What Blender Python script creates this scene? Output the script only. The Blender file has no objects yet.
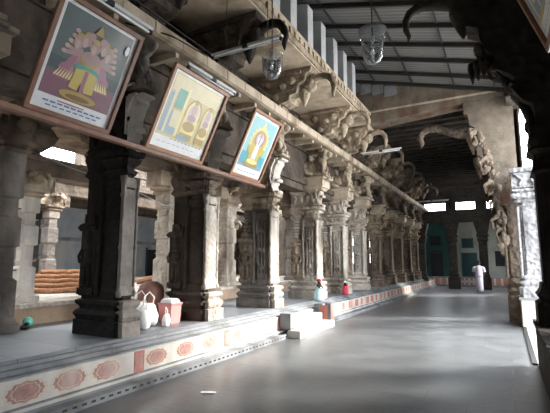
import bpy, bmesh, math, random
from math import sin, cos, pi, radians
from mathutils import Vector, Matrix, Euler
random.seed(7)
C = bpy.context.scene.collection

# ------------------------------------------------------------------ materials
def newmat(name):
    m = bpy.data.materials.new(name); m.use_nodes = True
    nt = m.node_tree; b = nt.nodes['Principled BSDF']
    return m, nt, b
def flat(name, col, rough=.6, metal=0, spec=.5, coat=0):
    m, nt, b = newmat(name)
    b.inputs['Base Color'].default_value = (*col, 1); b.inputs['Roughness'].default_value = rough
    b.inputs['Metallic'].default_value = metal; b.inputs['Specular IOR Level'].default_value = spec
    b.inputs['Coat Weight'].default_value = coat; b.inputs['Coat Roughness'].default_value = .1
    n = nt.nodes.new('ShaderNodeTexNoise'); n.inputs['Scale'].default_value = 9
    g = nt.nodes.new('ShaderNodeNewGeometry'); nt.links.new(g.outputs['Position'], n.inputs['Vector'])
    mx = nt.nodes.new('ShaderNodeMix'); mx.data_type = 'RGBA'
    mx.inputs[6].default_value = (*[c*.86 for c in col], 1); mx.inputs[7].default_value = (*[min(1, c*1.1) for c in col], 1)
    nt.links.new(n.outputs['Fac'], mx.inputs[0]); nt.links.new(mx.outputs[2], b.inputs['Base Color'])
    return m
def stone(name, c1, c2, c3=None, scale=2.5, bump=.5, carve=0, cs=9, rough=.85, lines=0, spec=.3):
    """c1/c2 mottled, c3 stains; carve = depth of a carved relief bump, lines = horizontal coursing"""
    m, nt, b = newmat(name); L = nt.links.new; N = nt.nodes.new
    g = N('ShaderNodeNewGeometry')
    n1 = N('ShaderNodeTexNoise'); n1.inputs['Scale'].default_value = scale; n1.inputs['Detail'].default_value = 8; n1.inputs['Roughness'].default_value = .65
    L(g.outputs['Position'], n1.inputs['Vector'])
    r = N('ShaderNodeValToRGB'); r.color_ramp.elements[0].position = .33; r.color_ramp.elements[1].position = .68
    r.color_ramp.elements[0].color = (*c2, 1); r.color_ramp.elements[1].color = (*c1, 1); L(n1.outputs['Fac'], r.inputs['Fac'])
    out = r.outputs['Color']
    if c3:
        mp = N('ShaderNodeMapping'); mp.inputs['Scale'].default_value = (1, 1, .35); L(g.outputs['Position'], mp.inputs['Vector'])
        n2 = N('ShaderNodeTexNoise'); n2.inputs['Scale'].default_value = 1.6; n2.inputs['Detail'].default_value = 6; L(mp.outputs[0], n2.inputs['Vector'])
        r2 = N('ShaderNodeValToRGB'); r2.color_ramp.elements[0].position = .5; r2.color_ramp.elements[1].position = .66; L(n2.outputs['Fac'], r2.inputs['Fac'])
        mx = N('ShaderNodeMix'); mx.data_type = 'RGBA'; L(r2.outputs['Color'], mx.inputs[0]); L(out, mx.inputs[6]); mx.inputs[7].default_value = (*c3, 1)
        out = mx.outputs[2]
    L(out, b.inputs['Base Color']); b.inputs['Roughness'].default_value = rough; b.inputs['Specular IOR Level'].default_value = spec
    n3 = N('ShaderNodeTexNoise'); n3.inputs['Scale'].default_value = 22; n3.inputs['Detail'].default_value = 6; L(g.outputs['Position'], n3.inputs['Vector'])
    bp = N('ShaderNodeBump'); bp.inputs['Strength'].default_value = bump; bp.inputs['Distance'].default_value = .02; L(n3.outputs['Fac'], bp.inputs['Height'])
    last = bp
    if carve:
        v = N('ShaderNodeTexVoronoi'); v.feature = 'SMOOTH_F1'; v.inputs['Scale'].default_value = cs; v.inputs['Smoothness'].default_value = .25
        L(g.outputs['Position'], v.inputs['Vector'])
        b2 = N('ShaderNodeBump'); b2.inputs['Strength'].default_value = 1; b2.inputs['Distance'].default_value = carve
        L(v.outputs['Distance'], b2.inputs['Height']); L(last.outputs[0], b2.inputs['Normal']); last = b2
    if lines:
        w = N('ShaderNodeTexWave'); w.bands_direction = 'Z'; w.inputs['Scale'].default_value = lines; w.inputs['Distortion'].default_value = .4
        L(g.outputs['Position'], w.inputs['Vector'])
        b3 = N('ShaderNodeBump'); b3.inputs['Strength'].default_value = .8; b3.inputs['Distance'].default_value = .05
        L(w.outputs['Fac'], b3.inputs['Height']); L(last.outputs[0], b3.inputs['Normal']); last = b3
    L(last.outputs[0], b.inputs['Normal'])
    return m
def slabs(name, c1, c2, mortar, w=.9, h=.45, rough=.45, ms=.006, rot=0, spec=.5, axis='XY'):
    m, nt, b = newmat(name); L = nt.links.new; N = nt.nodes.new
    g = N('ShaderNodeNewGeometry'); mp = N('ShaderNodeMapping'); L(g.outputs['Position'], mp.inputs['Vector'])
    mp.inputs['Rotation'].default_value = (radians(90) if axis == 'XZ' else 0, radians(90) if axis == 'YZ' else 0, rot)
    br = N('ShaderNodeTexBrick'); L(mp.outputs[0], br.inputs['Vector']); br.inputs['Scale'].default_value = 1
    br.inputs['Brick Width'].default_value = w; br.inputs['Row Height'].default_value = h; br.inputs['Mortar Size'].default_value = ms
    br.inputs['Color1'].default_value = (*c1, 1); br.inputs['Color2'].default_value = (*c2, 1); br.inputs['Mortar'].default_value = (*mortar, 1)
    n = N('ShaderNodeTexNoise'); n.inputs['Scale'].default_value = 1.7; n.inputs['Detail'].default_value = 9; n.inputs['Roughness'].default_value = .7; L(g.outputs['Position'], n.inputs['Vector'])
    r = N('ShaderNodeMapRange'); r.inputs['From Min'].default_value = .3; r.inputs['From Max'].default_value = .7; r.inputs['To Min'].default_value = .7; r.inputs['To Max'].default_value = 1.2
    L(n.outputs['Fac'], r.inputs['Value'])
    mx = N('ShaderNodeVectorMath'); mx.operation = 'MULTIPLY'; L(br.outputs['Color'], mx.inputs[0]); L(r.outputs[0], mx.inputs[1])
    L(mx.outputs[0], b.inputs['Base Color'])
    rr = N('ShaderNodeMapRange'); rr.inputs['To Min'].default_value = rough-.1; rr.inputs['To Max'].default_value = rough+.15; L(n.outputs['Fac'], rr.inputs['Value']); L(rr.outputs[0], b.inputs['Roughness'])
    b.inputs['Specular IOR Level'].default_value = spec
    bp = N('ShaderNodeBump'); bp.inputs['Strength'].default_value = .5; bp.inputs['Distance'].default_value = .008; L(br.outputs['Fac'], bp.inputs['Height']); bp.invert = True
    n3 = N('ShaderNodeTexNoise'); n3.inputs['Scale'].default_value = 12; n3.inputs['Detail'].default_value = 5; L(g.outputs['Position'], n3.inputs['Vector'])
    b2 = N('ShaderNodeBump'); b2.inputs['Strength'].default_value = .35; b2.inputs['Distance'].default_value = .01; L(n3.outputs['Fac'], b2.inputs['Height']); L(bp.outputs[0], b2.inputs['Normal'])
    L(b2.outputs[0], b.inputs['Normal'])
    return m
def glass(name, tint=(.9, .93, .95), amount=.25):
    m, nt, b = newmat(name); L = nt.links.new; N = nt.nodes.new
    t = N('ShaderNodeBsdfTransparent'); t.inputs[0].default_value = (*tint, 1)
    gl = N('ShaderNodeBsdfGlossy'); gl.inputs['Roughness'].default_value = .08
    lw = N('ShaderNodeLayerWeight'); lw.inputs['Blend'].default_value = .45
    ma = N('ShaderNodeMath'); ma.operation = 'MULTIPLY_ADD'; L(lw.outputs['Fresnel'], ma.inputs[0]); ma.inputs[1].default_value = 1.0; ma.inputs[2].default_value = amount*.5; ma.use_clamp = True
    mx = N('ShaderNodeMixShader'); L(ma.outputs[0], mx.inputs[0]); L(t.outputs[0], mx.inputs[1]); L(gl.outputs[0], mx.inputs[2])
    df = N('ShaderNodeBsdfDiffuse'); df.inputs[0].default_value = (.8, .85, .88, 1); m2 = N('ShaderNodeMixShader'); m2.inputs[0].default_value = .16
    L(mx.outputs[0], m2.inputs[1]); L(df.outputs[0], m2.inputs[2])
    L(m2.outputs[0], nt.nodes['Material Output'].inputs['Surface']); nt.nodes.remove(b)
    return m
def corrugated(name, c1, c2):
    m, nt, b = newmat(name); L = nt.links.new; N = nt.nodes.new
    g = N('ShaderNodeNewGeometry'); w = N('ShaderNodeTexWave'); w.bands_direction = 'Y'; w.inputs['Scale'].default_value = 2.2
    L(g.outputs['Position'], w.inputs['Vector'])
    n = N('ShaderNodeTexNoise'); n.inputs['Scale'].default_value = 1.3; n.inputs['Detail'].default_value = 6; L(g.outputs['Position'], n.inputs['Vector'])
    mx = N('ShaderNodeMix'); mx.data_type = 'RGBA'; L(n.outputs['Fac'], mx.inputs[0]); mx.inputs[6].default_value = (*c1, 1); mx.inputs[7].default_value = (*c2, 1)
    L(mx.outputs[2], b.inputs['Base Color']); b.inputs['Roughness'].default_value = .55; b.inputs['Metallic'].default_value = .2
    bp = N('ShaderNodeBump'); bp.inputs['Strength'].default_value = .6; bp.inputs['Distance'].default_value = .03; L(w.outputs['Fac'], bp.inputs['Height']); L(bp.outputs[0], b.inputs['Normal'])
    return m

SUNW = stone('whitewashed granite', (.42, .42, .43), (.25, .25, .265), (.11, .11, .12), bump=.8, carve=.05, cs=9, scale=4)
CONS = stone('pale console stone', (.85, .80, .72), (.62, .58, .52), (.4, .36, .32), carve=.02, cs=9)
TAN = stone('tan granite', (.54, .455, .35), (.33, .265, .20), (.17, .13, .09), carve=.035, cs=9)
TANP = stone('plain tan granite', (.62, .53, .41), (.42, .345, .26), (.25, .19, .13), carve=0)
GREYS = stone('grey granite', (.62, .57, .50), (.38, .34, .29), (.20, .17, .14), carve=.03, cs=11)
PALE = stone('pale limewashed granite', (.62, .56, .48), (.38, .33, .27), (.22, .18, .14), carve=.045, cs=10)
DARK = stone('shade darkened granite', (.03, .027, .025), (.014, .013, .012), (.01, .01, .01), carve=.02, cs=9, rough=.8, spec=.2)  # deep shade on the nearest pillar, painted in as near-black stone
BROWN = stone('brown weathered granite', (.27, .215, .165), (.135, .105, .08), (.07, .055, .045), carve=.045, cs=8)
NEARBLACK = stone('near black granite', (.055, .047, .04), (.025, .021, .018), (.015, .013, .011), carve=.05, cs=6)  # very dark stone, also stands in for shade on backlit parts
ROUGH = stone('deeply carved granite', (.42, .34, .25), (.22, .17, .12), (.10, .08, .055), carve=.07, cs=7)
STAIN = stone('rust stained masonry', (.25, .21, .165), (.12, .10, .08), (.13, .065, .04), carve=.02, cs=3, bump=1)
DBROWN = stone('dark brown granite', (.12, .095, .075), (.06, .048, .038), (.03, .025, .02), carve=.03, cs=7)
MOSSY = stone('orange brown masonry', (.45, .33, .24), (.30, .22, .16), (.38, .34, .27), carve=0)
FLOOR = slabs('worn grey paving', (.125, .131, .137), (.11, .116, .122), (.075, .077, .08), .95, .42, .30)
PLAT = slabs('grey plinth slabs', (.18, .19, .205), (.15, .16, .175), (.08, .08, .09), 1.6, .7, .45)
PLSIDE = stone('grey plinth moulding', (.28, .29, .30), (.17, .18, .19), (.11, .11, .11), bump=.4)
CREAM = stone('cream painted plaster', (.62, .59, .54), (.46, .44, .40), (.36, .33, .30), bump=.2)
WHITEP = stone('white painted plaster', (.60, .585, .55), (.44, .43, .40), None, bump=.2)
REDP = stone('faded red paint', (.50, .20, .16), (.38, .14, .11), (.55, .35, .28), scale=12, bump=.2)
REDM = stone('faded red medallion paint', (.42, .26, .23), (.30, .165, .145), (.50, .42, .38), scale=14, bump=.2)
OCHREP = stone('ochre paint', (.6, .5, .36), (.5, .4, .28), None, scale=10, bump=.2)
GUTTER = flat('dark gutter slot', (.03, .03, .03), .9)
ROOF = corrugated('grey sheet roofing', (.20, .20, .20), (.135, .135, .135))
STEEL = flat('dark painted steel', (.04, .04, .042), .5, .3)
STEELB = flat('black steel', (.012, .012, .012), .5, .3)
WOOD = stone('reddish varnished wood', (.26, .13, .085), (.17, .08, .05), None, scale=6, bump=.1, rough=.4, spec=.5)
WOODL = stone('orange varnished wood', (.42, .22, .12), (.30, .14, .075), None, scale=6, bump=.1, rough=.4, spec=.5)
RODM = stone('brown wooden rail', (.30, .17, .12), (.2, .11, .08), None, scale=5, bump=.1, rough=.5)
TUBEW = flat('white tube housing', (.75, .77, .78), .35)
TUBEG = flat('frosted tube glass', (.88, .9, .92), .15)
PAPER = flat('print paper white', (.82, .84, .86), .3, coat=.3)
GLASS = glass('clear lamp glass')
COURT = stone('blue grey plaster', (.34, .39, .44), (.24, .29, .34), (.4, .4, .4), bump=.2)
ROPE = stone('brown coir', (.42, .22, .11), (.22, .10, .05), None, scale=14, bump=1)
TEAL = stone('teal painted plaster', (.024, .085, .07), (.017, .06, .05), (.014, .045, .038), bump=.2)
TEALD = flat('dark teal woodwork', (.008, .035, .042), .5)
FACW = stone('off white plaster', (.34, .35, .31), (.26, .27, .24), (.20, .21, .185), bump=.2)
HOLE = flat('unlit opening', (.01, .012, .014), .9)
GROUND = slabs('sunlit ground', (.55, .53, .5), (.5, .48, .45), (.3, .3, .3), 1.2, .6, .7)

# ------------------------------------------------------------------ mesh helpers
class MB:
    def __init__(s, *mats): s.bm = bmesh.new(); s.mats = list(mats); s.mi = 0; s.M = Matrix()
    def mat(s, i): s.mi = i; return s
    def v(s, p): return s.bm.verts.new(s.M @ Vector(p))
    def f(s, vs, smooth=False):
        try:
            f = s.bm.faces.new(vs); f.material_index = s.mi; f.smooth = smooth; return f
        except ValueError: return None
    def box(s, x0, x1, y0, y1, z0, z1, bev=0):
        if bev:
            return s.loft_rect((x0+x1)/2, (y0+y1)/2, abs(x1-x0)/2, abs(y1-y0)/2, [(z0, -bev), (z0+bev, 0), (z1-bev, 0), (z1, -bev)])
        vs = [s.v((x, y, z)) for z in (z0, z1) for x, y in ((x0, y0), (x1, y0), (x1, y1), (x0, y1))]
        for q in ((0, 3, 2, 1), (4, 5, 6, 7), (0, 1, 5, 4), (1, 2, 6, 5), (2, 3, 7, 6), (3, 0, 4, 7)): s.f([vs[i] for i in q])
        return s
    def rings(s, rings, smooth=False, cap=True):
        R = [[s.v(p) for p in r] for r in rings]; n = len(R[0])
        for a, b in zip(R, R[1:]):
            for i in range(n): s.f([a[i], a[(i+1) % n], b[(i+1) % n], b[i]], smooth)
        if cap: s.f(list(reversed(R[0]))); s.f(R[-1])
        return s
    def loft_rect(s, cx, cy, a, b, prof, notch=0):
        """prof = [(z, offset)]; notch cuts stepped re-entrant corners like a temple pillar"""
        rs = []
        for z, o in prof:
            A, B = a+o, b+o
            if notch:
                n = min(notch, A*.45, B*.45); k = n/2
                q = [(A, -(B-n)), (A, B-n), (A-k, B-n), (A-k, B-k), (A-n, B-k), (A-n, B), (-(A-n), B), (-(A-n), B-k), (-(A-k), B-k), (-(A-k), B-n), (-A, B-n),
                     (-A, -(B-n)), (-(A-k), -(B-n)), (-(A-k), -(B-k)), (-(A-n), -(B-k)), (-(A-n), -B), (A-n, -B), (A-n, -(B-k)), (A-k, -(B-k)), (A-k, -(B-n))]
            else: q = [(A, -B), (A, B), (-A, B), (-A, -B)]
            rs.append([(cx+x, cy+y, z) for x, y in q])
        return s.rings(rs)
    def prism(s, poly, y0, y1, bev=.0):
        """polygon in XZ extruded along Y"""
        a = [s.v((x, y0, z)) for x, z in poly]; b = [s.v((x, y1, z)) for x, z in poly]; n = len(poly)
        s.f(a); s.f(list(reversed(b)))
        for i in range(n): s.f([a[i], b[i], b[(i+1) % n], a[(i+1) % n]])
        return s
    def ell(s, c, r, rot=None, n=10, m=7):
        c = Vector(c); R = rot.to_matrix() if rot else Matrix.Identity(3)
        rs = []
        for j in range(1, m):
            t = pi*j/m
            rs.append([c+R@Vector((r[0]*sin(t)*cos(2*pi*i/n), r[1]*sin(t)*sin(2*pi*i/n), -r[2]*cos(t))) for i in range(n)])
        V = [[s.v(p) for p in q] for q in rs]
        bt, tp = s.v(c+R@Vector((0, 0, -r[2]))), s.v(c+R@Vector((0, 0, r[2])))
        for a, b in zip(V, V[1:]):
            for i in range(n): s.f([a[i], a[(i+1) % n], b[(i+1) % n], b[i]], True)
        for i in range(n): s.f([V[0][(i+1) % n], V[0][i], bt], True); s.f([V[-1][i], V[-1][(i+1) % n], tp], True)
        return s
    def tube(s, pts, rad, n=8, cap=True, smooth=True):
        pts = [Vector(p) for p in pts]
        if not hasattr(rad, '__len__'): rad = [rad]*len(pts)
        rs = []; up = Vector((0, 0, 1))
        for i, p in enumerate(pts):
            d = (pts[min(i+1, len(pts)-1)]-pts[max(i-1, 0)]).normalized()
            if i == 0:
                a = d.cross(up)
                if a.length < .1: a = d.cross(Vector((0, 1, 0)))
            else: a = a-d*a.dot(d)
            a.normalize(); b = d.cross(a)
            rs.append([p+(a*cos(2*pi*k/n)+b*sin(2*pi*k/n))*rad[i] for k in range(n)])
        return s.rings(rs, smooth, cap)
    def lathe(s, cx, cy, prof, n=20, smooth=True, cap=True):
        return s.rings([[(cx+r*cos(2*pi*k/n), cy+r*sin(2*pi*k/n), z) for k in range(n)] for r, z in prof], smooth, cap)
    def poly(s, pts): return s.f([s.v(p) for p in pts])
    def build(s, name, parent=None, loc=None):
        bmesh.ops.recalc_face_normals(s.bm, faces=s.bm.faces)
        me = bpy.data.meshes.new(name); s.bm.to_mesh(me); s.bm.free()
        for m in s.mats: me.materials.append(m)
        o = bpy.data.objects.new(name, me); C.objects.link(o)
        if parent: o.parent = parent
        if loc: o.location = loc
        return o
def thing(name, label, cat, loc=(0, 0, 0), group=None, rz=0):
    o = bpy.data.objects.new(name, None); C.objects.link(o); o.location = loc; o.rotation_euler = (0, 0, rz); o.empty_display_size = .1
    return tag(o, label, cat, group)
def tag(o, label, cat, group=None, kind=None):
    o['label'] = label; o['category'] = cat
    if group: o['group'] = group
    if kind: o['kind'] = kind
    return o
def struct(o, label=None):
    o['kind'] = 'structure'
    if label: o['label'] = label
    return o
def kids(o): return [c for c in C.objects if c.parent == o]
def dup(root, loc, label, group=None, rz=None, sc=None):
    r = root.copy(); C.objects.link(r); r.location = loc; r['label'] = label
    if group: r['group'] = group
    if rz is not None: r.rotation_euler = (0, 0, rz)
    if sc: r.scale = sc
    for ch in kids(root):
        c = ch.copy(); C.objects.link(c); c.parent = r
        for g in kids(ch):
            d = g.copy(); C.objects.link(d); d.parent = c
    return r

# ------------------------------------------------------------------ the setting
PZ = .58
Y0 = -6
b = MB(FLOOR); b.box(-4.55, .36, Y0, 31.6, -.2, 0); struct(b.build('floor'))
# left plinth with its mouldings
b = MB(PLAT, PLSIDE, CREAM, REDM, REDP, GUTTER, OCHREP)
b.mat(0).box(-10.2, -4.66, Y0, 31.5, -.2, PZ)
b.mat(1).box(-4.66, -4.60, Y0, 31.5, .50, .54); b.box(-4.66, -4.52, Y0, 31.5, -.2, .50)
b.box(-4.52, -4.42, Y0, 31.5, -.2, .455)
b.mat(2).box(-4.42, -4.38, Y0, 31.5, .165, .44)
b.mat(1).box(-4.42, -4.34, Y0, 31.5, -.2, .165); b.mat(2).box(-4.34, -4.325, Y0, 31.5, .12, .15)
b.mat(1).box(-4.34, -4.2, Y0, 31.5, -.2, .085)
y = 1.0
b.mat(5)
while y < 13: b.box(-4.2, -4.195, y, y+.055, .035, .058); y += .12
def oval(b, yc, zc, ry, rz, x, k=16, e=2.6):
    pts = []
    for i in range(k):
        a = 2*pi*i/k; c, s_ = cos(a), sin(a)
        pts.append((x, yc+ry*math.copysign(abs(c)**(2/e), c), zc+rz*math.copysign(abs(s_)**(2/e), s_)))
    b.poly(pts)
rects = [1.0, 4.13+.05, 6.22, 8.2]
for a0, a1 in ((1.15, 4.1), (4.28, 6.12), (6.35, 8.1)):
    n = 5 if a0 < 2 else 3
    if a0 < 2: cs_ = [a1-.36-.5*i for i in range(n)]
    else: cs_ = [a0+(i+.5)*(a1-a0)/n for i in range(n)]
    for c in cs_:
        def cart(k, x): b.poly([(x, c+p*.225*k, .30+q*.115*(.6+.4*k)*k**.5) for p, q in ((-1, 0), (-.86, .3), (-.9, .48), (-.72, .5), (-.6, .86), (-.3, .84), (0, 1), (.3, .84), (.6, .86), (.72, .5), (.9, .48), (.86, .3), (1, 0), (.86, -.3), (.9, -.48), (.72, -.5), (.6, -.86), (.3, -.84), (0, -1), (-.3, -.84), (-.6, -.86), (-.72, -.5), (-.9, -.48), (-.86, -.3))])
        b.mat(6); cart(1.08, -4.3785); b.mat(2); cart(1.0, -4.378); b.mat(3); cart(.93, -4.377); b.mat(6); cart(.72, -4.3765); b.mat(3); cart(.66, -4.376)
for r in rects: b.mat(4).box(-4.39, -4.372, r, r+.17, .17, .435); b.mat(3).box(-4.372, -4.37, r+.03, r+.14, .20, .40)
y = 12.3
while y < 31:
    b.mat(4).box(-4.39, -4.373, y, y+(.34 if int(y*3) % 3 else .2), .20, .41); y += .62
struct(b.build('plinth'), 'long grey stone plinth on the left with painted cream band')
# flight of steps up to the plinth
s_ = thing('stone_steps', 'pale stone steps projecting from the left plinth, up to the fourth pillar', 'steps', (-4.2, 9.4, 0))
b = MB(WHITEP); b.box(.0, .30, -1.1, .95, 0, .17, .012); b.build('step', s_)
b = MB(WHITEP); b.box(-.16, .06, -.85, .75, .17, .37, .012); b.build('step', s_)
b = MB(PLSIDE, REDP); b.box(-.16, .2, .95, 1.2, 0, .575, .01); b.box(-.16, .06, .75, .95, .0, .57, .01); b.mat(1).box(.2, .206, .97, 1.18, .05, .56); b.box(-.02, .19, .744, .75, .2, .54); b.build('side_block', s_)
b = MB(PLSIDE); b.box(-.16, .1, -1.15, -.85, .2, .52, .01); b.build('side_block', s_)
# raised inner platform
b = MB(MOSSY, PALE)
b.mat(0).box(-16.5, -7.02, Y0, 31, PZ-.1, .86); b.mat(1).box(-16.5, -6.97, Y0, 31, .86, .93)
struct(b.build('platform'), 'raised inner platform with orange brown front behind the pillars')
b = MB(GROUND); b.box(-60, -16.5, -30, 60, -.3, -.05); b.box(.36, 60, -30, 60, -.3, -.05); b.box(-16.5, .36, 31.6, 60, -.3, -.05); struct(b.build('ground'))

# mandapa roof slab, beams
b = MB(BROWN); b.box(-9.7, -5.4, Y0, 30, 4.45, 4.9); struct(b.build('ceiling'), 'low stone ceiling over the left aisle')
b = MB(DBROWN, TANP)
b.mat(0).box(-5.5, -5.12, Y0, 30, 3.72, 5.12); b.mat(0).box(-5.12, -5.04, Y0, 30, 3.9, 4.05); b.box(-5.12, -5.06, Y0, 30, 4.9, 5.12)
struct(b.build('trim_1'), 'long stone beam above the left pillars behind the lion carvings')
b = MB(BROWN); b.box(-7.75, -7.3, 6.3, 30, 3.85, 4.45); b.box(-7.3, -7.22, 6.3, 30, 4.1, 4.25); b.box(-7.7, -7.3, Y0, 6.3, 3.2, 3.5); b.box(-7.3, -7.22, Y0, 6.3, 3.42, 3.5); b.box(-7.6, -7.4, Y0, 3.6, 3.5, 4.45)
for yy in (4.45, 6.1): b.loft_rect(-7.5, yy, .16, .16, [(3.5, 0), (3.6, -.05), (3.75, .1), (3.9, .16), (4.1, .05), (4.2, .2), (4.45, .25)])
b.bm.faces.ensure_lookup_table(); struct(b.build('trim_2'), 'inner beam on the second row of pillars')
b = MB(DBROWN); b.box(-12.3, -11.9, Y0, 30, 3.7, 4.2); b.box(-12.5, -11.7, Y0, 30, 4.2, 4.45); b.box(-14.6, -12.0, Y0, 30, 4.32, 4.55); struct(b.build('trim_3'), 'stone beam across the courtyard on the third row of pillars')
# ledge (chajja)
b = MB(TANP)
b.prism([(-5.3, 5.12), (-4.42, 5.0), (-4.36, 5.02), (-4.36, 5.2), (-4.45, 5.24), (-5.3, 5.3)], Y0, 30)
y = -5
while y < 20: b.box(-4.36, -4.35, y, y+.02, 5.02, 5.2); b.box(-5.2, -4.5, y-.02, y+.06, 4.93, 5.05); y += .62
struct(b.build('trim_4'), 'long tan stone ledge above the lion carvings')
b = MB(STEELB); b.tube([(-4.375, Y0, 5.30), (-4.375, 13, 5.30)], .012, 5)
y = -4.2
while y < 13: b.tube([(-4.375, y, 5.2), (-4.375, y, 5.30)], .01, 4); y += 1.05
tag(b.build('metal_rail'), 'thin dark cable rail running along the tan stone ledge', 'rail')
# upper wall and upper beam
b = MB(DBROWN); b.box(-5.7, -5.25, Y0, 30, 5.28, 7.9); struct(b.build('wall_left'))
b = MB(TANP, TAN)
b.mat(0).box(-4.0, -3.62, Y0, 13.2, 6.12, 6.50); b.mat(1).box(-3.62, -3.58, Y0, 13.2, 6.16, 6.28); b.mat(0).box(-3.62, -3.57, Y0, 13.2, 6.42, 6.50)
b.mat(0).box(-5.25, -4.0, Y0, 13.2, 6.12, 6.3)
y = -5
while y < 13: b.mat(0).box(-3.58, -3.565, y, y+.16, 6.29, 6.41); y += .24
struct(b.build('trim_5'), 'upper tan stone beam and soffit carried on the curled brackets')

# sloping metal roof over the aisle
RX0, RX1 = -5.6, .55
def rz(x): return 6.5-.27*(x-.3)+.06
ro = thing('sheet_roof', 'grey corrugated sheet roof on dark steel rafters over the corridor', 'roof', (0, 3, 6.5))
ro['kind'] = 'structure'; ro.name = 'ceiling.001'
del ro['category']
ys = [13.15, 12.28, 11.27, 10.35, 9.4, 8.45, 7.5, 6.5, 5.5, 4.5, 3.5, 2.5, 1.5, .5, -1, -2.5, -4, -5.5]
b = MB(ROOF)
xs = [RX0, -4.75, -3.4, -2.2, -1.0, .0, RX1]
for i, (x0, x1) in enumerate(zip(xs, xs[1:])):
    o = .012*(i % 2)
    b.prism([(x0-.08, rz(x0-.08)+o), (x1, rz(x1)+o), (x1, rz(x1)+.02+o), (x0-.08, rz(x0-.08)+.02+o)], Y0-3, 13.25-3)
b.bm.verts.ensure_lookup_table()
for v in b.bm.verts: v.co.z -= 6.5
b.build('roof_sheet', ro)
for i, yy in enumerate(ys):
    b = MB(STEEL); yy -= 3
    b.prism([(RX0, rz(RX0)-6.62), (RX1, rz(RX1)-6.62), (RX1, rz(RX1)-6.515), (RX0, rz(RX0)-6.515)], yy-.03, yy+.03)
    b.build('rafter', ro)
for x in (-4.7, -3.38, -2.2, -1.0, .05):
    b = MB(STEEL); b.box(x-.018, x+.018, Y0-3, 13.2-3, rz(x)-6.55, rz(x)-6.5); b.build('purlin', ro)

# clerestory stub posts on the upper beam
STUB = stone('pale grey cement', (.60, .62, .63), (.42, .44, .46), None, bump=.3)
sy = [4.4, 5.2, 6.05, 6.85, 7.62, 8.5, 9.3, 10.15, 10.92, 11.7]
names = ['nearest', 'second', 'third', 'fourth', 'fifth', 'sixth', 'seventh', 'eighth', 'ninth', 'farthest']
for i, yy in enumerate(sy):
    b = MB(STUB); b.prism([(-.32, 0), (0, 0), (0, rz(-3.6)-6.5-.125), (-.32, rz(-3.92)-6.5-.125)], -.3, 0)
    o = b.build('stub_post', None, (-3.6, yy, 6.5))
    lab = 'short pale grey post on the upper beam under the sheet roof, %s from the camera' % names[i]
    tag(o, lab, 'post', 'short posts along the upper beam')

# ------------------------------------------------------------------ pillars of the left row
def corbel_S(b, x0, z0, z1, out, y0, y1, flip=1):
    """S curved stone bracket profile reaching towards +x"""
    h = z1-z0; P = [(0, 0), (.10, 0), (.16, .06), (.10, .14), (.02, .2), (.05, .3), (.14, .42), (.22, .52), (.2, .6), (.28, .66), (.42, .78), (.62, .86), (.6, .94), (1, .95), (1, 1), (0, 1)]
    b.prism([(x0+flip*out*p, z0+h*q) for p, q in P], y0, y1)
def lion(b, x, y, z, s=1.0):
    """crouching lion facing +x: haunch, belly, chest, mane, muzzle, legs and tail curl"""
    e = lambda c, r, ro=None: b.ell((x+c[0]*s, y+c[1]*s, z+c[2]*s), (r[0]*s, r[1]*s, r[2]*s), ro)
    e((-.34, 0, .20), (.19, .14, .20)); e((-.12, 0, .24), (.22, .12, .15)); e((.10, 0, .30), (.17, .14, .22))
    e((.20, 0, .52), (.15, .15, .15)); e((.30, 0, .50), (.12, .09, .08)); e((.18, 0, .60), (.10, .17, .08))
    for sy_ in (-.09, .09):
        b.tube([(x+.14*s, y+sy_*s, z+.3*s), (x+.22*s, y+sy_*s, z+.14*s), (x+.2*s, y+sy_*s, z+.03*s), (x+.3*s, y+sy_*s, z+.03*s)], [.07*s, .055*s, .05*s, .04*s], 6)
        b.tube([(x-.34*s, y+sy_*1.2*s, z+.2*s), (x-.2*s, y+sy_*1.3*s, z+.06*s), (x-.08*s, y+sy_*1.3*s, z+.04*s)], [.09*s, .06*s, .04*s], 6)
        e((.14, sy_*1.5, .62), (.04, .03, .05))
    pts = [(x+(-.38+.13*math.cos(t)*(1-t/9))*s, y-.13*s, z+(.22+.13*math.sin(t)*(1-t/9))*s) for t in [k*.6 for k in range(13)]]
    b.tube(pts, .032*s, 5)
def figure(b, x, y, z, h, w=1.0):
    """carved standing figure in relief: legs, hips, torso, arms, head, crown"""
    s = h; e = lambda c, r: b.ell((x+c[0]*s*w, y+c[1]*s, z+c[2]*s), (r[0]*s*w, r[1]*s, r[2]*s), None, 8, 6)
    for k in (-.05, .05): e((k, 0, .2), (.045, .05, .2)); e((k*1.2, -.03, .02), (.05, .07, .03))
    e((0, 0, .42), (.10, .07, .08)); e((0, 0, .56), (.085, .06, .13)); e((0, 0, .64), (.12, .06, .06))
    e((0, -.01, .77), (.06, .06, .07)); e((0, 0, .88), (.055, .05, .09)); e((0, 0, .97), (.025, .025, .05))
    for k in (-1, 1):
        b.tube([(x+k*.12*s*w, y, z+.65*s), (x+k*.19*s*w, y-.02*s, z+.52*s), (x+k*.12*s*w, y-.07*s, z+.42*s)], [.035*s, .03*s, .025*s], 6)
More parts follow.
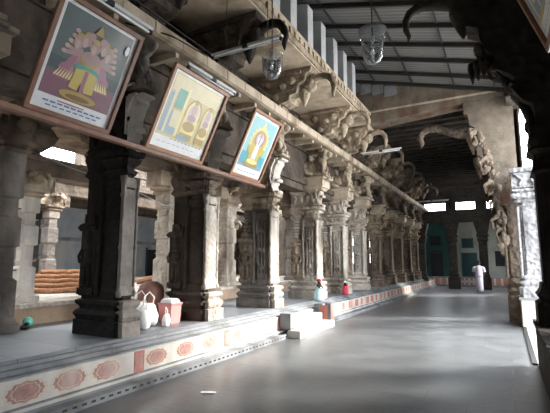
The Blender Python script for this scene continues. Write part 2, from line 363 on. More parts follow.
def make_pillar(label, loc, m1, m2, m3, m4, group='carved pillars of the left row', lionmat=None, mf=None, mb=None):
    mf = mf or m2; mb = mb or m3
    t = thing('carved_pillar', label, 'pillar', loc, group)
    # base
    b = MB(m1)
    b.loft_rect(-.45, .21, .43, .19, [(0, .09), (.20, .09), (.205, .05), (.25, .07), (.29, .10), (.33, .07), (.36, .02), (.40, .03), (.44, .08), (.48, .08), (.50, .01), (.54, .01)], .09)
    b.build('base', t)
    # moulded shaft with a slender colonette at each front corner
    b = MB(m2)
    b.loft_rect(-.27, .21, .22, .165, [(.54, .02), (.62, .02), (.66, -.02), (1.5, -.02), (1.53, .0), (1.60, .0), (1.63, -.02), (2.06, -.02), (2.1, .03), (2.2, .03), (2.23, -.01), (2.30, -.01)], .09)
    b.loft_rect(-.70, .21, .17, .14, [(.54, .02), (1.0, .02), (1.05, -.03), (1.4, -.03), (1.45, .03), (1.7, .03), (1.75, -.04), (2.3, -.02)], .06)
    if m1 in (DARK, DBROWN) and mf is not m2: b.box(-.86, -.10, .09, .33, .54, 2.3)
    else:
        # fluting on the face of the main shaft, meanders and bosses on the rear pilaster
        for k in range(3): b.box(-.37+.085*k, -.335+.085*k, .012, .05, .78, 2.02)
        for z_ in (.92, 1.35, 1.78): b.ell((-.27, .03, z_), (.1, .035, .07), None, 8, 5)
        for k in range(7): b.ell((-.70, .06, 1.72+.085*k), (.11-.03*(k % 2), .05, .04), None, 7, 5)
    b.build('shaft', t)
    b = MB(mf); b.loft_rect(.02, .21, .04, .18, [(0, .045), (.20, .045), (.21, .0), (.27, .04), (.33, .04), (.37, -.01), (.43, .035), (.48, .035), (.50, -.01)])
    b.loft_rect(-.05, .21, .03, .16, [(.56, .01), (.66, .01), (.7, -.01), (2.1, -.01), (2.14, .01), (2.26, .01)]); b.build('lit_face_slab', t)  # added slab; a paler mf paints light onto the corridor face
    b = MB(mf)
    for yy in (.035, .385): b.lathe(-.04, yy, [(.045, .54), (.055, .6), (.032, .66), (.032, 1.2), (.045, 1.24), (.032, 1.28), (.032, 1.95), (.05, 2.0), (.035, 2.05), (.06, 2.28)], 8)
    b.mats.append(m2); b.mat(1)
    for yy in (.03, .39): b.lathe(-.48, yy, [(.045, .54), (.055, .6), (.032, .66), (.032, 1.95), (.05, 2.0), (.035, 2.05), (.06, 2.28)], 8)
    b.build('colonette', t)
    # statue in relief on the side that faces down the hall
    b = MB(m4); b.box(-.88, -.52, .02, .14, .54, 1.62); b.box(-.88, -.54, -.03, .08, .56, .66); b.loft_rect(-.71, .02, .17, .05, [(1.5, 0), (1.55, .03), (1.6, 0), (1.62, -.05), (1.75, -.09)])
    figure(b, -.71, .015, .66, .88, 1.15); b.build('carved_figure', t)
    # capital
    b = MB(m3)
    b.loft_rect(-.27, .21, .22, .165, [(2.30, -.01), (2.33, .03), (2.37, .05), (2.40, .0), (2.44, .0), (2.50, .07), (2.55, .09), (2.58, .03), (2.60, .12), (2.67, .13), (2.68, .06)], .07)
    b.loft_rect(-.70, .21, .17, .14, [(2.30, 0), (2.36, .06), (2.45, .02), (2.6, .07), (2.68, .05)], .05)
    b.build('capital', t)
    # transverse carved corbel block, S bracket to the corridor
    b = MB(m3); b.loft_rect(-.45, .21, .42, .16, [(2.68, -.02), (2.72, .02), (2.78, 0), (3.08, 0), (3.12, .04), (3.16, .05)])
    for k in range(4): b.ell((-.75+.2*k, .05, 2.93), (.07, .05, .12))
    b.build('corbel_block', t)
    b = MB(mb); corbel_S(b, -.02, 2.66, 3.5, .38 if mf is m2 else .28, .04, .38); corbel_S(b, -.04, 2.9, 3.5, .2, -.02, .44)
    for z_ in (2.70, 2.98): b.ell((.10, .21, z_), (.07, .16, .05))
    b.build('bracket', t)
    b = MB(m3 if m3 in (DARK, BROWN) else TANP); b.loft_rect(*((-.47, .21, .44, .26) if mf is not m2 else (-.35, .21, .58, .30)), [(3.16, -.10), (3.22, -.06), (3.24, -.02), (3.46, -.02), (3.48, .03), (3.54, .03), (3.55, 0)], 0)
    b.build('abacus', t)
    b = MB(lionmat or m3); b.box(-.6, .30, -.04, .38, 3.55, 3.61); lion(b, -.04, .1, 3.60, 1.22)
    b.box(-.62, -.3, .14, .42, 3.6, 4.3); b.build('lion_carving', t)
    return t
LX = -4.75
PY = [4.2, 6.12, 8.57, 11.35, 13.65, 15.95, 18.3, 20.6, 22.9, 25.2, 27.5]
desc = ['massive nearly black pillar at the left, nearest of the front row, beneath the first picture',
        'dark brown front row pillar with pale edge beside the pink basket, second from the camera',
        'grey brown fluted front row pillar just before the stone steps, under the third picture',
        'pale grey carved front row pillar at the far end of the stone steps',
        'pale grey front row pillar behind the small red draped figure, fifth from the camera',
        'grey carved front row pillar, sixth from the camera, beyond the small red draped figure',
        'brownish grey front row pillar in the half dark passage, seventh from the camera',
        'brownish grey front row pillar deep in the passage, eighth from the camera',
        'brown shaded front row pillar deep in the passage, ninth from the camera',
        'dim brown front row pillar near the far end, tenth from the camera',
        'dim brown front row pillar, last of the row before the far courtyard']
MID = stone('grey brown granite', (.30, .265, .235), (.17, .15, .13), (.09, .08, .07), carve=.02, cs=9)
make_pillar(desc[0], (LX, PY[0], PZ), DARK, DARK, DARK, DARK, lionmat=MID, mf=MID, mb=CONS).scale = (1, .72, 1)  # black shaft, paler face: shade and light painted as two stones
make_pillar(desc[1], (LX, PY[1], PZ), DBROWN, DBROWN, BROWN, DBROWN, lionmat=TAN, mf=GREYS, mb=CONS)  # side shade put into the shaft colour, corridor light into the face
make_pillar(desc[2], (LX, PY[2], PZ), MID, MID, TAN, BROWN, lionmat=TAN, mf=GREYS, mb=CONS)
p4 = make_pillar(desc[3], (LX, PY[3], PZ), GREYS, GREYS, PALE, ROUGH, lionmat=TAN)
for i in (4, 5): dup(p4, (LX, PY[i], PZ), desc[i])
p7 = make_pillar(desc[6], (LX, PY[6], PZ), BROWN, BROWN, ROUGH, ROUGH, lionmat=BROWN)
for i in (7, 8, 9, 10): dup(p7, (LX, PY[i], PZ), desc[i])
dup(p4, (LX, 1.9, PZ), 'grey carved pillar at the left edge, before the nearly black one').name = 'carved_pillar'

# upper curled brackets
def make_upper(label, loc, mb, mc):
    t = thing('curled_bracket', label, 'bracket', loc, 'curled brackets under the upper beam')
    b = MB(mb)
    b.prism([(-5.24, 5.31), (-4.5, 5.25), (-4.46, 5.34), (-4.22, 5.38), (-4.2, 5.5), (-4.02, 5.54), (-3.98, 5.74), (-3.82, 5.8), (-3.78, 5.95), (-3.66, 6.0), (-3.64, 6.115), (-5.24, 6.115)], -.02, .5)
    for k, (x, z) in enumerate(((-4.9, 5.4), (-4.6, 5.5), (-4.4, 5.75), (-4.75, 5.85), (-4.15, 5.85))): b.ell((x, -.03, z), (.12, .08, .1))
    b.box(-5.2, -3.9, -.07, -.02, 5.98, 6.05); b.box(-5.2, -4.1, -.06, -.02, 5.6, 5.65)
    for v in b.bm.verts: v.co -= Vector((-4.2, 0, 5.7))
    b.build('bracket_body', t)
    b = MB(mc)
    pts = [(.25, .0), (.42, .10), (.60, .20), (.76, .22), (.90, .17), (.99, .05), (1.02, -.10), (1.0, -.25), (1.01, -.36)]
    b.tube([(p, .22, q) for p, q in pts], [.13, .11, .09, .085, .08, .075, .065, .045, .012], 9)
    b.ell((.42, .22, .04), (.17, .17, .17)); b.ell((.30, .22, .17), (.15, .2, .1)); b.ell((.5, .1, .1), (.06, .06, .07))
    b.build('trunk_curl', t)
    b = MB(mc)
    b.lathe(.28, .22, [(.10, -.02), (.15, -.08), (.13, -.2), (.09, -.28), (.06, -.36), (.015, -.45)], 9)
    b.build('lotus_drop', t)
    return t
ub = make_upper('dark curled stone bracket behind the near hanging lamp, under the upper beam', (-4.2, PY[1]-.1, 5.7), DBROWN, NEARBLACK)  # near-black curl and dark body paint in the backlit bracket's shade
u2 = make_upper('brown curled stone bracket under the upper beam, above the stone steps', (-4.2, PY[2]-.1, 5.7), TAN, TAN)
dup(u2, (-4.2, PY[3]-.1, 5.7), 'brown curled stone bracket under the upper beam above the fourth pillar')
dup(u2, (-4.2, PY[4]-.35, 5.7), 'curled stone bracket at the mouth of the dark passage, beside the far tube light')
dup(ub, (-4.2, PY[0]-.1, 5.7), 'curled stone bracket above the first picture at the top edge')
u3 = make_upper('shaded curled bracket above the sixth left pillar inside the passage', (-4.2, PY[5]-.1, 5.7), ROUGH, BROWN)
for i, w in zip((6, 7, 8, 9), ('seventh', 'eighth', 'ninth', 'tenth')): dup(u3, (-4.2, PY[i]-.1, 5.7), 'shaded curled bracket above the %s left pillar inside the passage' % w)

# second and third rows
def make_inner(label, loc, m1, m2, h=2.92, w=.2, out=.38):
    t = thing('inner_pillar', label, 'pillar', loc, 'plain pillars of the inner rows')
    b = MB(m1); b.loft_rect(0, 0, w, w, [(0, .06), (.12, .06), (.14, .02), (.18, .02)]); b.build('base', t)
    b = MB(m1)
    b.loft_rect(0, 0, w, w, [(.18, 0), (.75, 0), (.80, -.045), (1.25, -.045), (1.28, 0), (1.7, 0), (1.74, -.045), (2.0, -.045), (2.03, 0), (h-.55, 0)], .0)
    for z_ in (.9, 1.35, 1.85): b.box(-w*.8, w*.8, -w-.0, w+.0, z_, z_+.02)
    b.build('shaft', t)
    b = MB(m2)
    b.loft_rect(0, 0, w, w, [(h-.55, .0), (h-.5, .06), (h-.45, .02), (h-.42, .1), (h-.36, .1)])
    for sx in (-1, 1): corbel_S(b, sx*w*.8, h-.4, h, out, -w*.8, w*.8, sx)
    b.box(-w-out*.8, w+out*.8, -w, w, h-.1, h)
    b.prism([(-w, h-.36), (w, h-.36), (w, h), (-w, h)], -w-out*.85, w+out*.85); b.build('capital', t)
    b = MB(m2); pts = [(w+.1, 0, h-.15), (w+.3, 0, h-.08), (w+.45, 0, h-.2), (w+.43, 0, h-.4)]; b.tube(pts, [.1, .09, .06, .02], 8); b.build('lotus_drop', t)
    return t
i1 = make_inner('brownish stone pillar at the left edge of the photo beside the teal ball', (-6.72, 3.66, PZ), MID, BROWN, 3.27, .17, .1)
i2 = make_inner('bright white sunlit inner pillar next to the left edge, in front of the coir rope', (-7.5, 4.48, .93), CONS, TANP, 2.92, .14, .3); i2.scale = (1, 1, .775)
i3 = make_inner('grey inner pillar with cream corbels seen just right of the nearly black pillar', (-7.45, 8.05, .93), PALE, TAN, 2.92, .24)
dup(i3, (-7.45, 10.55, .93), 'cream grey inner pillar seen between the second and third front pillars')
i4 = make_inner('brown inner pillar seen just left of the third front pillar', (-7.45, 12.9, .93), MID, BROWN, 2.92, .24)
dup(i4, (-7.45, 15.3, .93), 'brown inner pillar seen through the gap before the fourth front pillar')
dup(i4, (-7.45, 17.8, .93), 'dim brown inner pillar behind the gap between fourth and fifth front pillars')
dup(i4, (-7.45, 20.3, .93), 'dim brown inner pillar, deepest in the second row')
i5 = make_inner('brown rear pillar behind the coir rope, left of the nearly black pillar', (-12.1, 7.95, .93), MID, BROWN, 2.77, .17)
make_inner('dark rear pillar behind the coir rope, beside the brown rear pillar', (-12.6, 7.75, .93), NEARBLACK, NEARBLACK, 2.9, .17)
dup(i5, (-12.1, 14.2, .93), 'rear pillar across the courtyard seen right of the nearly black pillar')
dup(i5, (-12.1, 17.6, .93), 'rear pillar across the courtyard seen between second and third front pillars')

# courtyard walls at the back left
b = MB(COURT, PLSIDE); b.box(-16.9, -16.5, Y0, 31, -.2, 4.0); b.mat(1).box(-16.5, -16.42, Y0, 31, 2.55, 2.7); b.mat(0).box(-16.5,-16.44,6,9.2,.9,2.4); struct(b.build('wall_courtyard'))
b = MB(BROWN); b.box(-10.9, -10.4, 18.5, 31, .9, 4.9); b.box(-16.5, -10.9, 22, 22.4, .9, 4.5); struct(b.build('wall_inner'))
b = MB(DBROWN); b.box(-17.2, -14.6, Y0, 31, 4.0, 4.5); b.box(-14.9, -14.5, Y0, 31, 3.9, 5.45); b.box(-14.9, -14.5, 10.6, 31, 5.4, 6.3); struct(b.build('trim_6'), 'far stone eave across the courtyard')
# small dark doorway in the courtyard wall
b = MB(HOLE, TEALD); b.box(-16.5, -16.47, 16.3, 17.2, .93, 2.3); b.mat(1).box(-16.47, -16.44, 16.2, 16.3, .93, 2.4); b.box(-16.47, -16.44, 17.2, 17.3, .93, 2.4); struct(b.build('door_1'))

# coiled coir ropes
b = MB(ROPE)
def coil(cx, cy, z, rx, ry, r=.055, n=48):
    pts = [(cx+rx*cos(2*pi*k/n), cy+ry*sin(2*pi*k/n), z+.012*sin(k*1.3)) for k in range(n+1)]
    b.tube(pts, r, 6, False)
for lay in range(5):
    for k in range(10-lay*2):
        coil(-9.9-.05*lay, 7.05, .99+lay*.095, .22+.13*k, .35+.145*k, .06)
tag(b.build('coir_rope'), 'great coil of thick brown coir rope on the inner platform', 'rope')
pk = [(-9.0, 9.5), (-8.9, 9.92), (-8.8, 10.34)]
for i, (x, y) in enumerate(pk):
    b = MB(ROPE if 0 else WOODL); b.box(-1.1, 1.1, -.16, .16, 0, .07, .01)
    o = b.build('timber_plank', None, (x, y, .935+.0)); o.rotation_euler = (0, radians(-14), radians(25)); o.location.z = 1.22
    tag(o, ['orange brown plank leaning on the platform, nearest of three seen beside the black pillar', 'orange brown plank, middle of three seen beside the black pillar', 'orange brown plank, farthest of three seen beside the black pillar'][i], 'plank', 'planks on the inner platform')

# ------------------------------------------------------------------ portal and passage
b = MB(STAIN, PLSIDE, TANP)
b.mat(0).prism([(-5.0, 6.15), (-3.6, 6.12), (-.82, 6.35), (.47, 6.35), (.47, rz(.47)), (-3.6, rz(-3.6)), (-5.0, rz(-5.0))], 13.22, 13.9)
b.mat(1)
for k in range(4): b.box(-4.3+.4*k, -3.92+.4*k, 13.16, 13.25, rz(-4.1+.4*k)-.45, rz(-3.9+.4*k)-.06)
b.mat(2).box(-3.6, .47, 13.2, 13.24, 6.5, 6.56)
b.mat(0); struct(b.build('wall_portal'), 'rust stained stone beam where the sheet roof ends')
b = MB(NEARBLACK); b.box(-5.3, .72, 13.9, 28.6, 6.45, 6.9)
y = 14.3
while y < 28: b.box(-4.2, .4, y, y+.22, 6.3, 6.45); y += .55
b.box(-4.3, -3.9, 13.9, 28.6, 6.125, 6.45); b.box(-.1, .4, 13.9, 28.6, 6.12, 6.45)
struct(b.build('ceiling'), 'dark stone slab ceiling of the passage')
b = MB(NEARBLACK); b.box(-5.3, -4.3, 13.9, 28.6, 6.0, 6.3); struct(b.build('trim_7'), 'dark beam over the left passage brackets')

def make_pier(label, loc, m1, m2, mc):
    """right hand pier: base, shaft, rearing beast carving, stepped corbels and curled bracket toward -x"""
    t = thing('portal_pier', label, 'pillar', loc, 'stone piers along the right side of the passage')
    b = MB(m2); b.loft_rect(.27, .3, .20, .28, [(0, .06), (.7, .06), (.75, .02), (.85, .06), (.95, .0), (1.05, .04), (1.2, .0)], .07); b.build('base', t)
    b = MB(m2); b.loft_rect(.27, .3, .21, .26, [(1.2, 0), (3.1, 0), (3.2, .05), (3.3, .0)], .08)
    for yy in (.06, .54): b.lathe(.04, yy, [(.06, 1.2), (.04, 1.3), (.04, 2.9), (.07, 3.0)], 8)
    b.build('shaft', t)
    b = MB(m1)
    b.prism([(.47, 3.2), (-.02, 3.2), (-.08, 3.5), (-.05, 3.6), (-.14, 4.0), (-.12, 4.3), (-.24, 4.4), (-.22, 4.85), (-.32, 4.95), (-.36, 5.2), (-.5, 5.3), (-.54, 5.55), (-.66, 5.62), (-.7, 5.95), (-.8, 6.0), (-.8, 6.34), (.47, 6.34)], .0, .6)
    b.build('stepped_corbel', t)
    b = MB(mc)
    path = [(-.02, 2.0), (-.04, 2.6), (-.08, 3.2), (-.12, 3.7), (-.2, 4.1), (-.28, 4.5), (-.4, 4.9), (-.52, 5.25), (-.62, 5.5)]
    rs = random.Random(3)
    for k in range(60):
        q = rs.random()*7.99; a, c_ = path[int(q)], path[int(q)+1]; fr = q % 1
        r = rs.uniform(.05, .11); x = a[0]+(c_[0]-a[0])*fr+rs.uniform(-.1, .14); z = a[1]+(c_[1]-a[1])*fr
        b.ell((x, rs.uniform(-.04, .05), z), (r*rs.uniform(.6, 1.3), r*.8, r*rs.uniform(.8, 1.9)), Euler((0, rs.uniform(-1, 1), 0)), 7, 5)
    for z_ in (2.9, 3.9, 4.6): b.tube([(-.1-.1*(z_-2.9), -.04, z_), (-.26-.12*(z_-2.9), -.08, z_-.12), (-.22-.12*(z_-2.9), -.08, z_-.36)], [.07, .05, .02], 7)
    b.build('beast_carving', t)
    b = MB(mc)
    pts = [(-.6, 5.5), (-1.0, 5.5), (-1.3, 5.6), (-1.6, 5.74), (-1.85, 5.76), (-2.05, 5.68), (-2.12, 5.5), (-2.06, 5.32), (-2.1, 5.18)]
    b.tube([(x, .3, z) for x, z in pts], [.2, .15, .12, .11, .11, .11, .10, .07, .02], 9)
    b.build('trunk_curl', t)
    b = MB(mc); b.lathe(-.62, .3, [(.2, 5.6), (.22, 5.45), (.17, 5.25), (.12, 5.1), (.03, 4.8)], 9); b.build('lotus_drop', t)
    return t
pp = make_pier('tall brown stone pier with stepped corbels at the right mouth of the passage', (0, 13.24, 0), STAIN, BROWN, BROWN)
for i, w in enumerate(('second', 'third', 'fourth', 'fifth')):
    q = dup(pp, (0.06, 15.9+2.4*i, 0), 'shaded stone pier on the right of the passage, %s from its mouth' % w, sc=(1, 1, .945))
    for ch in kids(q):
        if ch.name.startswith('trunk_curl'): C.objects.unlink(ch); bpy.data.objects.remove(ch)
b = MB(NEARBLACK); b.box(.64, .68, 14.9, 23.8, 0, 6.45); b.box(.64, .68, 25.3, 29.0, 0, 6.45); struct(b.build('shade_wall_right'), 'dark wall behind the right piers of the passage')  # gap between the two boxes added to light the person
b = MB(NEARBLACK); b.box(-7.0, 1.5, 29.2, 32.9, 6.6, 6.9); b.box(-7.4, -7.0, 27, 33.4, 0, 6.9); b.box(1.5, 1.6, 29.2, 33.0, .66, 6.6); struct(b.build('ceiling'), 'unseen roof and side walls added to shade the far cross aisle')  # slab and sides put in to keep light off the far fronts

# right plinth and sunlit pillar
b = MB(CREAM, PLSIDE); b.mat(0).box(.30, 2.6, 12.4, 31, -.1, .68); b.mat(1).box(.26, 2.65, 12.36, 31, .68, .74)
struct(b.build('plinth'), 'white plinth under the sunlit pillar on the right')
t = thing('sunlit_pillar', 'white sunlit carved pillar on the white plinth at the right', 'pillar', (.62, 12.75, .74))
b = MB(SUNW); b.loft_rect(0, 0, .27, .25, [(0, .06), (.25, .06), (.28, 0), (.36, .05), (.44, 0), (.5, .03), (.56, 0)], .07); b.build('base', t)
b = MB(SUNW); b.loft_rect(0, 0, .22, .2, [(.56, .01), (.66, 0), (2.3, 0), (2.34, .04), (2.42, 0)], .1)
for sx in (-1, 1): b.lathe(sx*.25, -.22, [(.05, .5), (.03, .6), (.03, 2.2), (.05, 2.3)], 8)
b.build('shaft', t)
b = MB(SUNW); b.loft_rect(0, 0, .24, .22, [(2.42, 0), (2.46, .08), (2.5, .02), (2.56, .13), (2.64, .14), (2.66, .03), (2.72, .1), (2.76, .1), (2.78, .0), (3.2, .06), (3.22, .12), (3.32, .12)], 0)
b.box(-.34, .34, -.30, -.26, 2.8, 3.18); b.tube([(-.28, -.32, 3.15), (-.1, -.33, 3.0), (-.18, -.33, 2.85)], .035, 6); b.tube([(.28, -.32, 3.15), (.1, -.33, 3.0), (.18, -.33, 2.85)], .035, 6)
b.build('capital', t)

# near right pier on its plinth
b = MB(NEARBLACK, STEELB); b.box(.36, 2.6, Y0, 8.0, -.2, .66); b.box(.33, 2.65, Y0, 8.02, .66, .72); struct(b.build('plinth'), 'dark stone plinth in the lower right corner')  # near-black stone puts the plinth's shadow into its colour
b = MB(NEARBLACK); b.box(2.2, 2.6, Y0, -3.5, .72, 6.3); b.box(2.2, 2.6, -1.6, 7.6, .72, 6.3); b.box(2.2, 2.6, -3.5, -1.6, 4.6, 6.3); struct(b.build('shade_wall_right'))  # unseen wall added to block light, gap left to light the pictures
b = MB(NEARBLACK); b.box(.5, 2.6, Y0, 8.6, 6.1, 6.5); b.box(.3, .85, Y0, 13.2, 6.02, 6.42); struct(b.build('trim_8'), 'dark stone beam carrying the low edge of the sheet roof')
def make_near(label, loc):
    t = thing('near_pier', label, 'pillar', loc)
    m = NEARBLACK  # near-black colour paints in the pier's silhouette against the sky
    b = MB(m); b.loft_rect(.28, .3, .30, .30, [(0, .08), (.3, .08), (.34, .02), (.42, .07), (.5, .02), (.6, 0)], .08); b.build('base', t)
    b = MB(m); b.loft_rect(.28, .3, .27, .27, [(.6, 0), (2.2, 0), (2.24, .05), (2.34, .0), (2.5, .0)], .08); b.build('shaft', t)
    b = MB(m); b.loft_rect(.28, .3, .27, .27, [(2.5, 0), (2.56, .08), (2.62, .02), (2.68, .05), (2.78, .05), (2.82, .02), (2.95, .03)], .08)
    b.prism([(.55, 2.9), (.08, 2.9), (.07, 3.2), (.05, 3.3), (-.08, 3.38), (-.22, 3.6), (-.14, 3.75), (-.25, 3.85), (-.4, 3.95), (-.42, 4.2), (-.52, 4.3), (-.6, 4.5), (-.62, 4.7), (-.8, 4.8), (-.82, 5.25), (.55, 5.25)], .05, .55)
    b.build('stepped_corbel', t)
    b = MB(m)
    for x, z, r in ((.07, 2.74, .05), (.0, 3.0, .06), (-.2, 3.68, .08), (-.38, 4.02, .11), (-.5, 4.15, .08), (-.58, 4.42, .1)):
        for q in range(5): b.ell((x+random.uniform(-.5, .5)*r, .12+.09*q, z+random.uniform(-.6, .6)*r), (r*random.uniform(.6, 1.1), .09, r*random.uniform(.7, 1.3)), Euler((0, random.uniform(-1, 1), 0)), 7, 5)
        b.tube([(x, .3, z-.02), (x-r*.9, .28, z-r*.6), (x-r*.7, .28, z-r*1.5)], [r*.6, r*.4, r*.1], 6)
    b.tube([(.08, .3, 2.7), (.06, .3, 3.0), (-.08, .3, 3.45), (-.2, .3, 3.65), (-.4, .3, 4.05), (-.58, .3, 4.42)], .07, 6); b.build('hanging_carving', t)
    b = MB(m)
    for k in range(6): b.lathe(-.30-.09*k, .12+.07*(k % 3), [(.06, 4.2), (.07, 4.1), (.05, 3.98), (.01, 3.86-.02*(k % 2))], 6)
    b.build('bead_fringe', t)
    b = MB(m); pts = [(-.6, 5.2), (-.95, 5.4), (-1.3, 5.5), (-1.55, 5.5), (-1.72, 5.42), (-1.80, 5.28), (-1.80, 5.12), (-1.75, 4.98), (-1.77, 4.86)]
    b.tube([(x, .3, z) for x, z in pts], [.2, .16, .13, .10, .08, .065, .055, .04, .012], 9)
    b.lathe(-.85, .3, [(.2, 5.3), (.22, 5.15), (.16, 5.0), (.1, 4.85), (.02, 4.7)], 9)
    b.build('trunk_curl', t)
    return t
make_near('dark silhouetted stone pier with jagged carved corbels at the right edge', (.47, 7.2, .72))
# kerb line at the right of the floor
b = MB(STEELB, PLSIDE); b.box(.28, .36, 8.02, 12.36, -.1, .03); struct(b.build('kerb_strip'), 'dark kerb along the right edge of the floor')

# ------------------------------------------------------------------ far end
b = MB(NEARBLACK)
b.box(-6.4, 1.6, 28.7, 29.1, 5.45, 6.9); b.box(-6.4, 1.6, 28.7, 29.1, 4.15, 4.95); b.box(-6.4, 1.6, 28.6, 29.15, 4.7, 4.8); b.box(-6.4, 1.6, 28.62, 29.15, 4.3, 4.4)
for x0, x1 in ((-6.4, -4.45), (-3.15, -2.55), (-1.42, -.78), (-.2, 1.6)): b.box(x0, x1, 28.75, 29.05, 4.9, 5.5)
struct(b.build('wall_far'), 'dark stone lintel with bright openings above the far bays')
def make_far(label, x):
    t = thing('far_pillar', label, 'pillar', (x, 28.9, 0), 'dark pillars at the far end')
    b = MB(NEARBLACK); b.loft_rect(0, 0, .26, .2, [(0, .08), (.7, .08), (.75, 0), (.9, .04)], .06); b.build('base', t)
    b = MB(NEARBLACK); b.loft_rect(0, 0, .24, .18, [(.9, 0), (2.9, 0)], .06); b.build('shaft', t)
    b = MB(NEARBLACK); b.loft_rect(0, 0, .24, .18, [(2.9, 0), (3.0, .08), (3.1, .03), (3.3, .12), (3.4, .05), (3.9, .18), (4.14, .22)], .06); b.build('capital', t)
make_far('dark pillar at the far end between the teal front and the white front', -2.85)
make_far('dark pillar at the far end behind the person in white', -1.12)
make_far('dark pillar at the far left end beside the teal front', -4.75)
# dais with chequered red and cream tiles
b = MB(PLSIDE, REDP, CREAM); b.box(-7, 2.6, 31.6, 34, -.1, .64)
for i in range(66):
    for j in range(3):
        b.mat(1 if (i+j) % 2 else 2) if -2.9 > -7+.14*i or True else None
        x = -6.6+.14*i
        if x > .9: continue
        if -3.0 < x < -1.2: b.mat(2 if (i % 2 or j % 2) else 1)
        else: b.mat(1 if not (i % 3 == 0) else 2)
        b.box(x, x+.125, 31.585, 31.6, .14+.15*j, .275+.15*j)
struct(b.build('plinth'), 'low dais with red and cream tiles at the far end')
b = MB(TEAL); b.box(-7, -3.35, 33.0, 33.4, .6, 4.7); struct(b.build('wall_far'), 'teal painted house front at the far end')
b = MB(FACW); b.box(-3.35, -1.3, 33.0, 33.4, .6, 4.9); struct(b.build('wall_far'), 'white house front with teal door at the far end')
b = MB(FACW); b.box(-1.3, 2.6, 33.02, 33.4, .6, 4.9); b.box(-1.3, 2.6, 32.9, 33.02, 4.2, 4.35); struct(b.build('wall_far'), 'cream house front with dark window at the far end')
def framed(name, x0, x1, z0, z1, mf, mp, y=33.0, bars=0, label=None):
    b = MB(mf); w = .07
    b.box(x0-w, x0, y-.06, y, z0, z1+w); b.box(x1, x1+w, y-.06, y, z0, z1+w); b.box(x0, x1, y-.06, y, z1, z1+w); b.box(x0-w, x1+w, y-.06, y, z0-w if 'window' in name else z0, z0)
    o = b.build(name); struct(o, label)
    b = MB(mp, mf); b.box(x0, x1, y-.03, y, z0, z1)
    for k in range(bars): xx = x0+(k+1)*(x1-x0)/(bars+1); b.mat(1).box(xx-.012, xx+.012, y-.045, y-.03, z0, z1)
    b.build('pane' if 'window' in name else 'door_leaf', o)
TEALW = flat('teal painted wood', (.012, .06, .07), .5)
framed('window_1', -2.58, -1.95, 2.72, 3.28, TEALW, TEALD, bars=2, label='small teal window above the teal door')
framed('window_2', -4.75, -4.1, 2.95, 3.5, HOLE, HOLE, bars=0, label='small dark window in the teal front')
framed('window_3', -.50, .12, 1.45, 2.35, HOLE, HOLE, y=33.02, bars=3, label='dark barred window in the cream front')
framed('door_2', -2.65, -1.75, .64, 2.25, TEALW, TEALD, bars=1, label='double teal door in the white front')
framed('door_3', -4.8, -3.95, .64, 2.3, TEALD, HOLE, bars=0, label='dark doorway in the teal front')
b = MB(TEALD); b.prism([(-5.6, 2.5), (-3.4, 2.5), (-3.4, 2.58), (-5.6, 2.62)], 32.3, 33.0)
tag(b.build('door_canopy'), 'dark teal canopy over the dark doorway at the far end', 'canopy')

# ------------------------------------------------------------------ pictures on the rail
b = MB(RODM); b.box(-4.47, -4.37, -1.5, 7.62, 3.17, 3.24, .01)
tag(b.build('picture_rail'), 'long brown wooden rail along the bottoms of the left pictures', 'rail')
def col(name, c, r=.35): return flat(name, c, r, coat=.3)
K = dict(slate=col('print slate', (.10, .135, .14)), slate2=col('print dark slate', (.07, .10, .11)), mauve=col('print mauve', (.23, .11, .15)), pink=col('print pink', (.36, .16, .23)), rose=col('print rose', (.40, .27, .27)),
         flesh=col('print flesh', (.50, .37, .33)), gold=col('print gold', (.44, .31, .09)), yell=col('print yellow', (.58, .46, .12)), teal=col('print teal', (.05, .33, .27)), white=PAPER,
         cream=col('print cream', (.72, .66, .40)), cream2=col('print ochre', (.60, .50, .22)), blue=col('print blue', (.25, .38, .50)), cyan=col('print cyan', (.30, .58, .62)), cyan2=col('print deep cyan', (.12, .42, .50)),
         lemon=col('print lemon', (.82, .72, .32)), lilac=col('print lilac', (.62, .52, .60)), red=col('print red', (.5, .05, .05)), ink=col('print ink blue', (.10, .2, .42)), brown=col('print brown', (.22, .12, .06)))
kn = list(K)
def picture(label, y0, w, h, mw, draw, x=-4.4, zb=3.25, lean=.48, side=1):
    th = math.atan(lean)
    t = thing('framed_picture', label, 'picture', (x, y0, zb), 'framed devotional pictures')
    # local axes: u along Y, v up the leaning face, n to the corridor
    U = Vector((0, side, 0)); V = Vector((side*sin(th), 0, cos(th))); N = U.cross(V)
    M = Matrix((U, V, N)).transposed().to_4x4()
    def mk(*mats): b = MB(*mats); b.M = M; return b
    b = mk(mw); fw = .055
    for a in ((0, w, 0, fw), (0, w, h-fw, h), (0, fw, fw, h-fw), (w-fw, w, fw, h-fw)): b.box(a[0], a[1], a[2], a[3], 0, .05, .006)
    b.build('frame', t)
    b = mk(STEELB); b.box(.02, w-.02, .02, h-.02, -.012, .0); b.build('backing_board', t)
    b = mk(*[K[k] for k in kn]); iw, ih = w-2*fw, h-2*fw
    d = [0.0]
    class D:
        def _p(s, c, pts):
            d[0] += .00025; b.mi = kn.index(c); b.f([b.v((fw+px*iw, fw+py*ih, .012+d[0])) for px, py in pts])
        def rect(s, c, x0, y0, x1, y1): s._p(c, [(x0, y0), (x1, y0), (x1, y1), (x0, y1)])
        def ell(s, c, cx, cy, rx, ry, n=16, a=0):
            s._p(c, [(cx+rx*cos(2*pi*k/n)*cos(a)-ry*sin(2*pi*k/n)*sin(a), cy+rx*cos(2*pi*k/n)*sin(a)+ry*sin(2*pi*k/n)*cos(a)) for k in range(n)])
        def poly(s, c, *p): s._p(c, p)
    b.mi = kn.index('white'); b.box(fw, w-fw, fw, h-fw, 0, .012)
    draw(D()); b.build('print', t)
    return t
